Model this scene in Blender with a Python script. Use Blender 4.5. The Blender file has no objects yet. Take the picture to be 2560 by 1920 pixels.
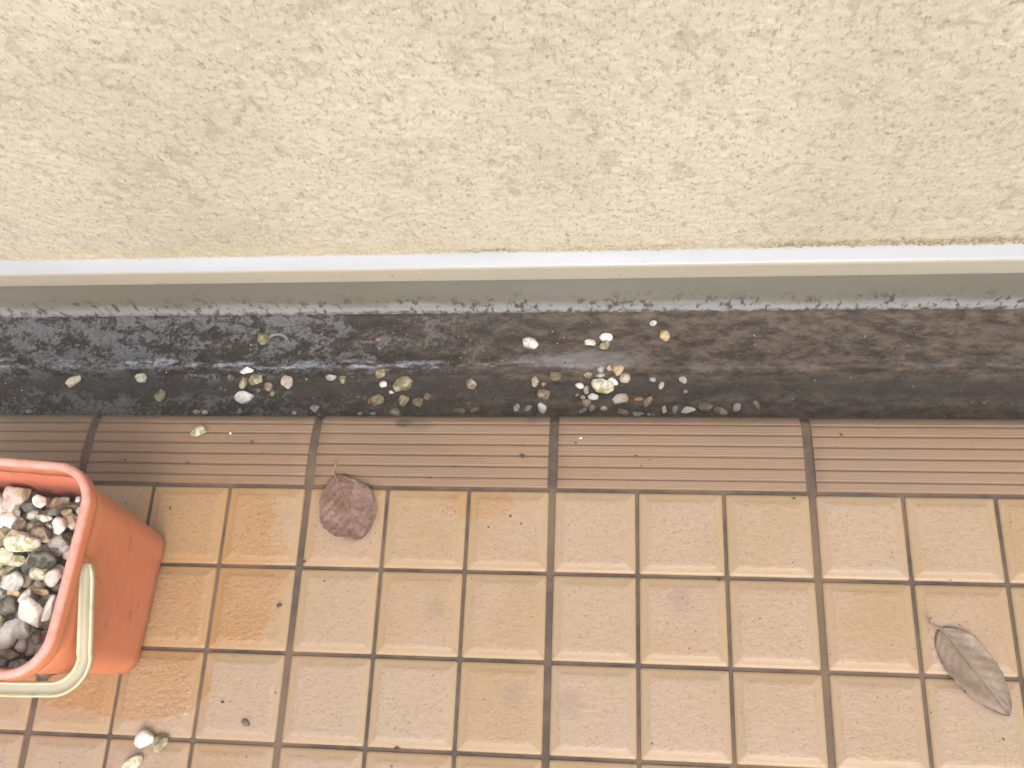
import bpy, bmesh, math, random
import numpy as np
from mathutils import Vector, Matrix, Euler
R = math.radians
S = bpy.context.scene
COL = S.collection

# ------------------------------------------------------------------ camera
F = 2264.3
CAM = Vector((.0758, -.2508, 1.0538)); CROT = Euler((.3525, .1075, .0401), 'XYZ')
cd = bpy.data.cameras.new('camera'); cam = bpy.data.objects.new('camera', cd); COL.objects.link(cam)
cam.location = CAM; cam.rotation_euler = CROT
cd.sensor_width = 36; cd.lens = F / 2560 * 36; cd.clip_start = .01; cd.clip_end = 200
S.camera = cam
# ------------------------------------------------------------------ world and sun
SUN_EL, SUN_AZ = R(52), R(163)         # direction the light comes from (azimuth from +Y, clockwise)
S.cycles.max_bounces = 6; S.cycles.volume_bounces = 0
w = bpy.data.worlds.new('World'); S.world = w; w.use_nodes = True
nt = w.node_tree
sky = nt.nodes.new('ShaderNodeTexSky'); sky.sky_type = 'NISHITA'; sky.sun_disc = False
sky.sun_elevation = SUN_EL; sky.sun_rotation = SUN_AZ; sky.dust_density = 4; sky.air_density = 1.0; sky.ozone_density = .6
bg = nt.nodes['Background']; nt.links.new(sky.outputs[0], bg.inputs[0]); bg.inputs[1].default_value = .15
sd = bpy.data.lights.new('sun', 'SUN'); sd.energy = 0.8; sd.angle = R(28); sd.color = (1, .93, .82)
sun = bpy.data.objects.new('sun', sd); COL.objects.link(sun)
dv = Vector((math.sin(SUN_AZ) * math.cos(SUN_EL), math.cos(SUN_AZ) * math.cos(SUN_EL), math.sin(SUN_EL)))
sun.rotation_euler = dv.to_track_quat('Z', 'Y').to_euler(); sun.location = (0, -2, 4)
S.view_settings.view_transform = 'Standard'; S.view_settings.look = 'None'
S.view_settings.exposure = 1.15; S.view_settings.gamma = 1
HAZE = True

# ------------------------------------------------------------------ helpers
def ray(px, py):
    return CROT.to_matrix() @ Vector(((px - 1280) / F, -(py - 960) / F, -1))
def at(px, py, z=0.0):
    d = ray(px, py); return CAM + d * ((z - CAM.z) / d.z)

def tag(o, label=None, cat=None, group=None, kind=None):
    if label: o['label'] = label
    if cat: o['category'] = cat
    if group: o['group'] = group
    if kind: o['kind'] = kind
    return o
def mesh_obj(name, verts, faces, mats, parent=None, smooth=True, midx=None):
    me = bpy.data.meshes.new(name); me.from_pydata([tuple(v) for v in verts], [], faces); me.update()
    for m in (mats if isinstance(mats, (list, tuple)) else [mats]): me.materials.append(m)
    if smooth: me.polygons.foreach_set('use_smooth', [True] * len(me.polygons))
    if midx is not None: me.polygons.foreach_set('material_index', midx)
    o = bpy.data.objects.new(name, me); COL.objects.link(o)
    if parent: o.parent = parent
    return o
def empty(name, loc=(0, 0, 0), rz=0):
    o = bpy.data.objects.new(name, None); COL.objects.link(o); o.location = loc; o.rotation_euler = (0, 0, rz)
    o.empty_display_size = .02
    return o
def grid_faces(ny, nx, wrap=False):
    f = []
    for j in range(ny - 1):
        for i in range(nx if wrap else nx - 1):
            k = (i + 1) % nx
            f.append((j * nx + i, j * nx + k, (j + 1) * nx + k, (j + 1) * nx + i))
    return f

_rng = np.random.RandomState(7)
_tab = _rng.rand(256, 256)
def vnoise(x, y):                       # smooth tiled value noise, 0..1
    xi = np.floor(x).astype(int); yi = np.floor(y).astype(int)
    fx = x - xi; fy = y - yi
    fx = fx * fx * (3 - 2 * fx); fy = fy * fy * (3 - 2 * fy)
    a = _tab[xi % 256, yi % 256]; b = _tab[(xi + 1) % 256, yi % 256]
    c = _tab[xi % 256, (yi + 1) % 256]; d = _tab[(xi + 1) % 256, (yi + 1) % 256]
    return (a * (1 - fx) + b * fx) * (1 - fy) + (c * (1 - fx) + d * fx) * fy
def fbm(x, y, o=3):
    s = 0; a = 1; t = 0
    for k in range(o):
        s = s + a * vnoise(x * 2 ** k + 17.3 * k, y * 2 ** k + 5.1 * k); t += a; a *= .5
    return s / t

class N:                                # tiny node-graph writer
    def __init__(s, name):
        s.m = bpy.data.materials.new(name); s.m.use_nodes = True; s.t = s.m.node_tree
        s.b = s.t.nodes['Principled BSDF']; s.out = s.t.nodes['Material Output']
        g = s.t.nodes.new('ShaderNodeTexCoord'); s.obj = g.outputs['Object']
    def n(s, typ, **kw):
        x = s.t.nodes.new(typ)
        for k, v in kw.items():
            if isinstance(v, tuple) and k == 'inp':
                pass
            setattr(x, k, v)
        return x
    def link(s, a, b):
        if hasattr(a, 'links') or hasattr(a, 'is_linked'): s.t.links.new(a, b)
        else: b.default_value = a
    def noise(s, scale, detail=4, rough=.55, vec=None, dist=0, stretch=None, col=False):
        v = vec or s.obj
        if stretch:
            mp = s.n('ShaderNodeMapping'); mp.inputs['Scale'].default_value = stretch; s.link(v, mp.inputs[0]); v = mp.outputs[0]
        x = s.n('ShaderNodeTexNoise'); s.link(v, x.inputs['Vector'])
        x.inputs['Scale'].default_value = scale; x.inputs['Detail'].default_value = detail
        x.inputs['Roughness'].default_value = rough; x.inputs['Distortion'].default_value = dist
        return x.outputs['Color'] if col else x.outputs['Fac']
    def voro(s, scale, vec=None, feature='F1', rnd=1):
        x = s.n('ShaderNodeTexVoronoi', feature=feature); s.link(vec or s.obj, x.inputs['Vector'])
        x.inputs['Scale'].default_value = scale; x.inputs['Randomness'].default_value = rnd
        return x.outputs['Distance']
    def ramp(s, f, a, b, lo=0., hi=1.):   # smooth map of f from [a,b] to [lo,hi]
        x = s.n('ShaderNodeMapRange', interpolation_type='SMOOTHSTEP'); s.link(f, x.inputs[0])
        x.inputs[1].default_value = a; x.inputs[2].default_value = b
        x.inputs[3].default_value = lo; x.inputs[4].default_value = hi
        return x.outputs[0]
    def math(s, op, a, b=0., clamp=False):
        x = s.n('ShaderNodeMath', operation=op, use_clamp=clamp); s.link(a, x.inputs[0]); s.link(b, x.inputs[1]); return x.outputs[0]
    def mul(s, a, b): return s.math('MULTIPLY', a, b)
    def mix(s, f, a, b, mode='MIX'):
        x = s.n('ShaderNodeMix', data_type='RGBA', blend_type=mode)
        s.link(f, x.inputs[0])
        for v, sock in ((a, x.inputs[6]), (b, x.inputs[7])):
            if isinstance(v, (tuple, list)): sock.default_value = (*v[:3], 1)
            else: s.link(v, sock)
        return x.outputs[2]
    def xyz(s, vec=None):
        x = s.n('ShaderNodeSeparateXYZ'); s.link(vec or s.obj, x.inputs[0]); return x.outputs
    def attr(s, name):
        x = s.n('ShaderNodeAttribute', attribute_name=name); return x.outputs['Fac']
    def dist(s, cx, cy, sx=1, sy=1):      # distance in xy from a point, stretched
        X, Y, Z = s.xyz()
        a = s.math('DIVIDE', s.math('SUBTRACT', X, cx), sx); b = s.math('DIVIDE', s.math('SUBTRACT', Y, cy), sy)
        return s.math('SQRT', s.math('ADD', s.mul(a, a), s.mul(b, b)))
    def bump(s, h, strength=.5, d=.001, prev=None):
        x = s.n('ShaderNodeBump'); x.inputs['Strength'].default_value = strength; x.inputs['Distance'].default_value = d
        s.link(h, x.inputs['Height'])
        if prev is not None: s.link(prev, x.inputs['Normal'])
        return x.outputs[0]
    def done(s, col, rough=.6, nor=None, spec=.5, sss=None, coat=None):
        if isinstance(col, (tuple, list)): s.b.inputs['Base Color'].default_value = (*col[:3], 1)
        else: s.link(col, s.b.inputs['Base Color'])
        s.link(rough, s.b.inputs['Roughness']); s.link(spec, s.b.inputs['Specular IOR Level'])
        if nor is not None: s.link(nor, s.b.inputs['Normal'])
        if sss:
            s.b.inputs['Subsurface Weight'].default_value = sss; s.b.inputs['Subsurface Radius'].default_value = (1, .9, .8)
            s.b.inputs['Subsurface Scale'].default_value = .004
        if coat: s.link(coat, s.b.inputs['Coat Weight']); s.b.inputs['Coat Roughness'].default_value = .15
        return s.m

# ------------------------------------------------------------------ materials
def wet_mask(n):                         # damp patches around the bucket
    wob = n.mul(n.math('SUBTRACT', n.noise(14, 5, .6), .5), .9)
    d1 = n.math('ADD', n.dist(-.435, -.10, .135, .125), wob)
    d2 = n.math('ADD', n.dist(-.50, -.235, .14, .045), wob)
    d3 = n.math('ADD', n.dist(-.09, -.018, .05, .022), wob)
    d4 = n.math('ADD', n.dist(-.30, .03, .36, .05), wob)
    m = n.ramp(d1, .78, 1.0, 1, 0); m2 = n.ramp(d2, .78, 1.0, 1, 0); m3 = n.ramp(d3, .6, 1.1, .7, 0); m4 = n.ramp(d4, .6, 1.1, .6, 0)
    return n.math('MAXIMUM', n.math('MAXIMUM', m, m2), n.math('MAXIMUM', m3, m4))

def m_tile():
    n = N('glazed_tile')
    wet = wet_mask(n); tint = n.attr('tint'); edge = n.attr('edge')
    c = n.mix(n.ramp(tint, 0, 1), (.345, .232, .122), (.355, .278, .19))
    c = n.mix(n.ramp(n.noise(9, 4), .35, .7), c, (.375, .275, .195))
    c = n.mix(n.mul(n.ramp(n.noise(150, 5, .7, stretch=(1, 1.5, 1)), .50, .66), .35), c, (.24, .17, .125))
    c = n.mix(n.mul(n.ramp(n.noise(300, 4, .65), .58, .66), .6), c, (.15, .10, .07))
    c = n.mix(n.mul(edge, .55), c, (.355, .25, .135))                       # yellower glaze pooled along the bevels
    # grubby marks
    for (px, py, r) in ((1700, 1500, .018), (1285, 1735, .016), (1085, 1520, .014), (1425, 1760, .02)):
        p = at(px, py); d = n.math('ADD', n.dist(p.x, p.y, r, r), n.mul(n.math('SUBTRACT', n.noise(120, 4, .7), .5), 1.8))
        c = n.mix(n.ramp(d, .35, 1.1, .42, 0), c, (.25, .18, .14))
    c = n.mix(n.mul(wet, .7), c, n.mix(1.0, c, (1.0, .80, .52), 'MULTIPLY'))
    h1 = n.noise(115, 4, .6, stretch=(1, 1.35, 1)); h2 = n.noise(420, 3, .6)
    inner = n.math('SUBTRACT', 1, edge)
    b = n.bump(n.mul(n.mul(h1, inner), n.ramp(wet, 0, 1, .8, 1.9)), .42, .003); b = n.bump(n.mul(h2, inner), .22, .0012, b)
    rough = n.ramp(wet, 0, 1, .45, .24)
    return n.done(c, rough, b, .55)
def m_nosing():
    n = N('ribbed_nosing_tile')
    wet = wet_mask(n); X, Y, Z = n.xyz()
    tint = n.attr('tint'); groove = n.attr('edge')
    c = n.mix(tint, (.275, .185, .118), (.295, .205, .135))
    c = n.mix(n.ramp(n.noise(11, 4, stretch=(.4, 1, 1)), .35, .7), c, (.245, .172, .118))
    c = n.mix(n.mul(n.ramp(n.noise(160, 4, .7, stretch=(.5, 1.5, 1)), .52, .68), .35), c, (.27, .17, .11))
    fine = n.math('SINE', n.mul(Y, 2 * math.pi / .00205))
    c = n.mix(n.ramp(fine, .1, .95, 0, .28), c, (.25, .16, .105))
    c = n.mix(n.mul(groove, .62), c, (.085, .055, .04))
    for (px, py, r, k) in ((1008, 1055, .013, .9), (1050, 1058, .02, .35), (1306, 1140, .0045, .9), (1330, 1045, .012, .4)):
        p = at(px, py, -.005); d = n.math('ADD', n.dist(p.x, p.y, r, r * .6), n.mul(n.math('SUBTRACT', n.noise(150, 4, .7), .5), 1.2))
        c = n.mix(n.ramp(d, .5, 1.1, k, 0), c, (.06, .05, .035))
    c = n.mix(n.mul(wet, .5), c, n.mix(1.0, c, (.72, .62, .5), 'MULTIPLY'))
    edge_dirt = n.math('ADD', Y, n.mul(n.math('SUBTRACT', n.noise(50, 4, .6, stretch=(.5, 1, 1)), .5), .02))
    c = n.mix(n.ramp(edge_dirt, .078, .097, 0, .75), c, (.13, .09, .06))
    b = n.bump(n.ramp(fine, -1, 1), .5, .0004); b = n.bump(n.noise(300, 4, .6), .25, .0008, b)
    return n.done(c, n.ramp(wet, 0, 1, .62, .35), b, .4)
def m_grout():
    n = N('grout')
    c = n.mix(n.ramp(n.noise(60, 5), .35, .7), (.06, .043, .036), (.105, .08, .068))
    c = n.mix(n.ramp(n.noise(9, 3), .4, .65), c, (.15, .105, .065))
    return n.done(c, .85, n.bump(n.noise(500, 3), .5, .001))
def m_gutter():
    n = N('stained_gutter_mortar')
    X, Y, Z = n.xyz()
    big = n.noise(7, 5, .6, stretch=(.6, 1.6, 1)); med = n.noise(52, 8, .72, stretch=(.62, 1.0, 1), dist=.25); fine = n.noise(230, 5, .7)
    blue = n.mix(n.ramp(fine, .3, .7), (.085, .09, .095), (.165, .175, .19))
    dark = n.mix(n.ramp(fine, .35, .7), (.009, .008, .005), (.028, .025, .017))
    left = n.ramp(X, -.75, -.05, 1, 0)
    f = n.math('ADD', n.math('ADD', med, n.mul(n.math('SUBTRACT', big, .5), .45)), n.mul(left, .045))
    f = n.math('ADD', f, n.mul(n.math('SUBTRACT', n.noise(170, 7, .78), .5), .75))
    c = n.mix(n.ramp(f, .50, .60, 0, .85), dark, blue)
    # brown silt in the low channel; the browning to the right paints the hazy veil
    silt_veil_f = n.math('ADD', n.math('ADD', n.mul(X, 1.1), n.mul(n.math('SUBTRACT', big, .5), .5)), n.mul(n.ramp(Y, .165, .185, 1, 0), .12))
    silt = n.mix(n.ramp(n.noise(75, 8, .78, stretch=(.5, 1.1, 1)), .40, .62), (.026, .018, .012), (.115, .086, .064))  # one brown for the channel silt and the painted veil
    c = n.mix(n.ramp(silt_veil_f, -.42, .12, 0, .93), c, silt)
    lip_shade = n.mul(n.ramp(n.math('ABSOLUTE', n.math('SUBTRACT', Y, n.math('ADD', .160, n.mul(n.math('SUBTRACT', n.noise(8, 4, .6), .5), .03)))), .006, .017, 1, 0), .75)
    c = n.mix(lip_shade, c, (.014, .012, .009))  # painted shade of the drop below the ledge lip
    # pale lime crust along the lip and the foot of the wall
    ll = n.math('ABSOLUTE', n.math('SUBTRACT', Y, n.math('ADD', .1845, n.mul(n.math('SUBTRACT', n.noise(9, 3), .5), .014))))
    crust = n.mul(n.ramp(ll, .002, .009, 1, 0), n.ramp(n.noise(80, 6, .7, stretch=(.35, 1.3, 1)), .47, .60))
    crust = n.mul(crust, n.ramp(X, -.28, .12, 1, .18))
    crust = n.mul(crust, n.ramp(n.noise(210, 5, .75), .36, .54, .15, 1))
    c = n.mix(n.mul(crust, .85), c, (.33, .375, .44))
    p = at(1500, 900, -.06)
    d = n.math('ADD', n.dist(p.x - .02, p.y, .085, .013), n.mul(n.math('SUBTRACT', n.noise(70, 5, .7), .5), 1.6))
    c = n.mix(n.ramp(d, .5, 1.2, .6, 0), c, (.23, .22, .23))
    # drip ring
    p = at(690, 855, -.057)
    d = n.math('ABSOLUTE', n.math('SUBTRACT', n.dist(p.x, p.y - .004, .017, .016), 1))
    c = n.mix(n.mul(n.ramp(d, .03, .16, .7, 0), n.ramp(Y, p.y - .002, p.y + .006)), c, (.26, .30, .34))
    b = n.bump(med, .5, .006); b = n.bump(fine, .5, .0025, b)
    return n.done(c, n.ramp(med, .3, .7, .35, .75), b, .35)
def m_stucco():
    n = N('sprayed_stucco')
    X, Y, Z = n.xyz()
    pit = n.attr('pit')
    c = n.mix(n.ramp(n.noise(5, 4), .35, .65), (.495, .475, .365), (.56, .542, .43))
    c = n.mix(n.ramp(n.noise(2.3, 3), .5, .75, 0, .5), c, (.56, .51, .42))
    g = n.math('ADD', n.mul(n.noise(330, 4, .7, stretch=(1, 1, .6)), .55), n.mul(n.noise(85, 6, .75, stretch=(1, 1, .65)), .45))
    c = n.mix(n.ramp(g, .505, .61, 0, .48), c, (.255, .225, .15))
    c = n.mix(n.mul(n.ramp(pit, .35, .95), .26), c, (.21, .19, .135))
    c = n.mix(n.mul(n.ramp(n.noise(17, 6, .75), .60, .74), .10), c, (.33, .29, .18))
    c = n.mix(n.ramp(n.noise(170, 5, .8, stretch=(1, 1, .6)), .545, .64, 0, .75), c, (.24, .21, .15))
    c = n.mix(n.ramp(n.noise(420, 3, .7, stretch=(1, 1, .6)), .60, .70, 0, .5), c, (.72, .69, .58))
    # mould just above the flashing, heavier to the right
    zz = n.math('ADD', Z, n.mul(n.math('SUBTRACT', n.noise(120, 6, .75, stretch=(.7, 1, 1)), .5), .034))
    edge = n.ramp(n.math('SUBTRACT', zz, n.ramp(X, -.2, .45, 0, .006)), .1165, .1265, 1, 0)
    wav = n.ramp(n.math('ADD', n.noise(8, 4, .6), n.mul(X, .22)), .42, .58, .25, .95)
    c = n.mix(n.mul(n.mul(edge, wav), n.ramp(n.noise(330, 5, .75), .40, .56, .12, 1)), c, (.05, .045, .028))
    c = n.mix(n.ramp(zz, .115, .16, .35, 0), c, (.50, .42, .25))
    b = n.bump(n.noise(420, 4, .7), .4, .0014); b = n.bump(n.noise(1100, 2, .6), .4, .0008, b)
    return n.done(c, .9, b, .15)
def m_found():
    n = N('foundation_paint')
    X, Y, Z = n.xyz()
    c = n.mix(n.ramp(n.noise(6, 4, stretch=(.4, 1, 1)), .35, .65), (.19, .185, .15), (.225, .22, .185))
    c = n.mix(n.ramp(n.noise(14, 5, stretch=(.5, 1, 1)), .5, .7, 0, .5), c, (.20, .20, .125))
    zz = n.math('ADD', Z, n.mul(n.math('SUBTRACT', n.noise(30, 5, .65, stretch=(.4, 1, 1)), .5), .05))
    foot = n.ramp(zz, -.038, -.016, 1, 0)
    c = n.mix(n.mul(foot, .9), c, (.31, .325, .33))
    sp = n.ramp(n.noise(130, 6, .7, stretch=(.85, 1, .38)), .53, .59)
    c = n.mix(n.mul(n.mul(sp, n.ramp(zz, .015, -.03)), .85), c, (.05, .048, .03))
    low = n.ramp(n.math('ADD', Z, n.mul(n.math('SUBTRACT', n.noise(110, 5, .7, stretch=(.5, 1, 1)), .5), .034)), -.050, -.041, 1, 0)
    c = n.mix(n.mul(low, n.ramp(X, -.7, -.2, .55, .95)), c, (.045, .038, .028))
    sp2 = n.ramp(n.noise(150, 3, .5), .73, .76); c = n.mix(n.mul(sp2, .8), c, (.04, .04, .035))
    b = n.bump(n.noise(130, 4), .3, .0015)
    return n.done(c, .55, b, .4)
def m_trim():
    n = N('cream_metal_flashing')
    c = n.mix(n.ramp(n.noise(12, 5, stretch=(.15, 1, 2)), .35, .7), (.42, .395, .31), (.47, .445, .36))
    c = n.mix(n.mul(n.ramp(n.noise(170, 3, .6), .67, .70), .8), c, (.12, .10, .07))
    return n.done(c, .38, n.bump(n.noise(30, 3, stretch=(.2, 1, 1)), .08, .002), .5)
def m_trimtop():
    n = N('flashing_ledge_sky_tint')
    c = n.mix(n.ramp(n.noise(14, 5, stretch=(.15, 1, 1)), .35, .7), (.36, .39, .42), (.44, .47, .50))  # paler and bluer than the front: sky reflection painted into the colour
    Y = n.xyz()[1]
    c = n.mix(n.ramp(n.math('ADD', Y, n.mul(n.noise(120, 4, .7), .006)), .2575, .2615, 0, .8), c, (.34, .33, .30))
    c = n.mix(n.mul(n.ramp(n.noise(260, 3, .6), .68, .72), .6), c, (.2, .18, .14))
    return n.done(c, .3, None, .5)
def m_bucket():
    n = N('orange_plastic')
    X, Y, Z = n.xyz()
    c = n.mix(n.ramp(n.noise(16, 4), .3, .7), (.60, .185, .075), (.64, .215, .095))
    c = n.mix(n.ramp(Z, .05, .20, .45, 0), c, (.56, .185, .105))
    sc = n.ramp(n.noise(45, 6, .75, stretch=(1, .5, 1)), .60, .70); c = n.mix(n.mul(sc, .45), c, (.33, .13, .075))
    # scuffs
    st = n.ramp(n.noise(75, 5, .72, stretch=(2.5, .35, .8)), .61, .66); c = n.mix(n.mul(st, .6), c, (.20, .08, .05))
    top = n.ramp(Z, .2085, .2120); c = n.mix(n.mul(top, .85), c, n.mix(n.ramp(n.noise(70, 5, .65), .4, .65), (.68, .37, .33), (.60, .28, .22)))
    b = n.bump(n.noise(9, 3), .15, .004); b = n.bump(n.noise(400, 4), .12, .0006, b)
    return n.done(c, n.ramp(n.noise(60, 4), .3, .7, .38, .55), b, .45, sss=.08)
def m_bucket_in():
    n = N('inner_orange_plastic')
    Z = n.xyz()[2]
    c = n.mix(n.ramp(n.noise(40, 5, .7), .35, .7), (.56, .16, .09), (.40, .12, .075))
    c = n.mix(n.ramp(Z, .178, .140, 0, .6), c, (.13, .065, .045))  # inner wall gets darker downwards, towards the stones
    return n.done(c, .6, None, .3)
def m_handle():
    n = N('yellowed_plastic')
    c = n.mix(n.ramp(n.noise(30, 4), .35, .7), (.60, .55, .34), (.66, .62, .45))
    c = n.mix(n.mul(n.ramp(n.noise(70, 5, .7), .52, .68), .55), c, (.36, .34, .20))
    h = n.attr('edge'); c = n.mix(n.mul(h, .8), c, n.mix(n.noise(40, 4), (.30, .29, .19), (.34, .33, .29)))
    return n.done(c, .42, n.bump(n.noise(200, 3), .1, .0006), .45, sss=.05)

def stone_mat(name, base, alt, stain, amt=.3, rough=.55, sss=.1):
    n = N(name)
    oi = n.n('ShaderNodeObjectInfo')
    off = n.n('ShaderNodeVectorMath', operation='ADD'); n.link(n.obj, off.inputs[0])
    sc = n.n('ShaderNodeVectorMath', operation='SCALE'); n.link(oi.outputs['Location'], sc.inputs[0]); sc.inputs['Scale'].default_value = 37
    n.link(sc.outputs[0], off.inputs[1]); v = off.outputs[0]
    c = n.mix(n.ramp(n.noise(110, 4, .6, vec=v), .38, .62), base, alt)
    c = n.mix(n.ramp(n.noise(95, 6, .72, vec=v, dist=.5), .60 - amt * .3, .66 - amt * .18, 0, .9), c, stain)
    c = n.mix(n.ramp(n.noise(420, 4, .7, vec=v), .64, .72, 0, .6), c, tuple(x * .45 for x in stain))
    val = n.ramp(oi.outputs['Random'], 0, 1, .82, 1.08)
    hs = n.n('ShaderNodeHueSaturation'); n.link(val, hs.inputs['Value']); n.link(c, hs.inputs['Color'])
    b = n.bump(n.noise(260, 5, .65, vec=v), .45, .0015); b = n.bump(n.noise(800, 3, .6, vec=v), .3, .0005, b)
    return n.done(hs.outputs[0], rough, b, .45, sss=sss)
MAT = dict(
    white=stone_mat('white_quartz', (.78, .79, .77), (.66, .66, .61), (.42, .37, .24), .22),
    cream=stone_mat('cream_stone', (.68, .62, .45), (.60, .54, .42), (.38, .32, .15), .35),
    olive=stone_mat('mossy_stone', (.47, .43, .29), (.38, .36, .24), (.17, .15, .07), .6, .5),
    brown=stone_mat('brown_stone', (.33, .26, .18), (.42, .35, .27), (.14, .10, .06), .5),
    dark=stone_mat('dark_mossy_stone', (.11, .11, .085), (.20, .20, .17), (.04, .045, .025), .6),
    grey=stone_mat('grey_quartz', (.44, .43, .41), (.34, .33, .31), (.22, .19, .14), .35, .4),
    pink=stone_mat('pinkish_quartz', (.66, .58, .54), (.58, .50, .44), (.42, .35, .20), .3),
    orange=stone_mat('orange_stone', (.50, .20, .09), (.42, .17, .09), (.25, .12, .06), .3),
    tan=stone_mat('tan_stone', (.62, .48, .30), (.56, .42, .25), (.36, .27, .15), .25),
    mossw=stone_mat('white_stone_with_moss', (.70, .70, .64), (.60, .58, .45), (.30, .29, .10), .42),
)
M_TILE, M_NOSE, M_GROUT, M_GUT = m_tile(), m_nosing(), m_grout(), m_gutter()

# ------------------------------------------------------------------ floor: paving tiles
PU, PV = .1, .0982
def jw(u): return .0040 if u % 3 == 0 else .0021     # half width of a joint
def add_attr(me, name, vals):
    a = me.attributes.new(name, 'FLOAT', 'POINT'); a.data.foreach_set('value', np.asarray(vals, dtype=np.float32))
def floor():
    rnd = random.Random(3); V = []; Fc = []; ed = []; ti = []
    for u in range(-21, 18):
        for v in range(0, 24):
            x0 = u * PU + jw(u); x1 = (u + 1) * PU - jw(u + 1); y1 = -v * PV - .0021; y0 = -(v + 1) * PV + .0021
            t = rnd.random(); dz = rnd.uniform(-.0003, .0003); rings = [(0, -.006, .6), (0, -.0020, .9), (.0010, -.0008, 1), (.0045, -.0004, 1), (.0078, -.0001, .6), (.0102, .0005, .1), (.014, .00055, 0)]
            b = len(V); q = 6
            for (ins, z, e) in rings:
                r = max(.0010, .0024 - ins * .08)
                cx0, cx1, cy0, cy1 = x0 + ins + r, x1 - ins - r, y0 + ins + r, y1 - ins - r
                for (cx, cy, a0) in ((cx1, cy1, 0), (cx0, cy1, 90), (cx0, cy0, 180), (cx1, cy0, 270)):
                    for k in range(4):
                        a = R(a0 + k * 30); V.append((cx + r * math.cos(a), cy + r * math.sin(a), z + dz)); ed.append(e); ti.append(t)
            nr = len(rings)
            for j in range(nr - 1):
                for i in range(16):
                    k = (i + 1) % 16; Fc.append((b + j * 16 + i, b + j * 16 + k, b + (j + 1) * 16 + k, b + (j + 1) * 16 + i))
            Fc.append(tuple(b + (nr - 1) * 16 + i for i in range(16)))
    nt_ = len(Fc); b = len(V)
    # grout bed just under the tile tops
    nx, ny = 60, 40
    gx = np.linspace(-21 * PU, 18 * PU, nx); gy = np.linspace(-24 * PV, 0.0, ny)
    for y in gy:
        for x in gx: V.append((x, y, -.0032)); ed.append(0); ti.append(0)
    Fc += [tuple(b + i for i in f) for f in grid_faces(ny, nx)]
    o = mesh_obj('floor', V, Fc, [M_TILE, M_GROUT], midx=[0] * nt_ + [1] * (len(Fc) - nt_))
    add_attr(o.data, 'edge', ed); add_attr(o.data, 'tint', ti); tag(o, kind='structure')
floor()

# ------------------------------------------------------------------ step edge of ribbed nosing tiles
NOSE = [(0.0028, -.006, 0), (.0030, -.0015, .3), (.0040, -.0002, 0), (.020, -.0003, 0), (.045, -.0012, 0), (.066, -.0034, 0), (.080, -.0062, 0), (.089, -.0092, 0), (.0955, -.0140, 0), (.0980, -.0210, 0)]
def nose_z(y):
    return float(np.interp(y, [p[0] for p in NOSE[1:10]], [p[1] for p in NOSE[1:10]]))
def nosing():
    ys = list(np.linspace(.0042, .0955, 150)); prof = [(.0028, -.010, .9), (.0028, -.0035, .6), (.0033, -.0008, .2)]
    grooves = [.0145, .0285, .0425, .0565, .0705, .0840]
    rr = np.array(NOSE[2:10])
    # smooth profile by arc interpolation
    t = np.concatenate([[0], np.cumsum(np.hypot(np.diff(rr[:, 0]), np.diff(rr[:, 1])))])
    tt = np.linspace(0, t[-1], 170)
    def sm(c):
        lin = np.interp(tt, t, c); k = np.ones(13) / 13; pad = np.concatenate([np.full(6, lin[0]), lin, np.full(6, lin[-1])]); s = np.convolve(pad, k, 'valid'); s[0] = lin[0]; s[-1] = lin[-1]; return s
    py, pz = sm(rr[:, 0]), sm(rr[:, 1])
    for y, z in zip(py, pz):
        g = max(math.exp(-((y - q) / .0012) ** 2) for q in grooves)
        prof.append((y, z - .0016 * g, min(1, g * 1.1)))
    prof += [(.0975, -.030, .2), (.0955, -.035, .6), (.0925, -.050, .8), (.0915, -.115, .9)]
    V = []; Fc = []; ed = []; ti = []; rnd = random.Random(8)
    for k in range(-7, 6):
        x0 = k * .3 + .0050; x1 = (k + 1) * .3 - .0050; t = rnd.random(); dz = rnd.uniform(-.0006, .0006); dy = rnd.uniform(-.0008, .0008)
        xs = [x0, x0 + .0004, x0 + .0015] + list(np.linspace(x0 + .02, x1 - .02, 12)) + [x1 - .0015, x1 - .0004, x1]
        b = len(V); nx = len(xs)
        for (y, z, e) in prof:
            for i, x in enumerate(xs):
                d = {0: .0045, 1: .0012, 2: 0}.get(min(i, nx - 1 - i), 0)
                wob = .0007 * (float(vnoise(np.array(x * 9.), np.array(4.2))) - .5) * (y > .05)
                V.append((x, y + dy * (y > .02) - d * .2, z - d + dz + wob)); ed.append(e if i > 1 and i < nx - 2 else max(e, .5)); ti.append(t)
        Fc += [tuple(b + q for q in f) for f in grid_faces(len(prof), nx)]
    nt_ = len(Fc); b = len(V)
    gp = [(-.004, -.0034), (.003, -.0034), (.02, -.0037), (.045, -.0046), (.066, -.0066), (.080, -.0094), (.089, -.0128), (.093, -.0172), (.0945, -.022), (.0945, -.040), (.088, -.06), (.088, -.13)]
    for (y, z) in gp:
        for x in np.linspace(-2.1, 1.8, 40): V.append((x, y, z)); ed.append(0); ti.append(0)
    Fc += [tuple(b + q for q in f) for f in grid_faces(len(gp), 40)]
    o = mesh_obj('step_edge', V, Fc, [M_NOSE, M_GROUT], midx=[0] * nt_ + [1] * (len(Fc) - nt_))
    add_attr(o.data, 'edge', ed); add_attr(o.data, 'tint', ti); tag(o, kind='structure')
nosing()

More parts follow.
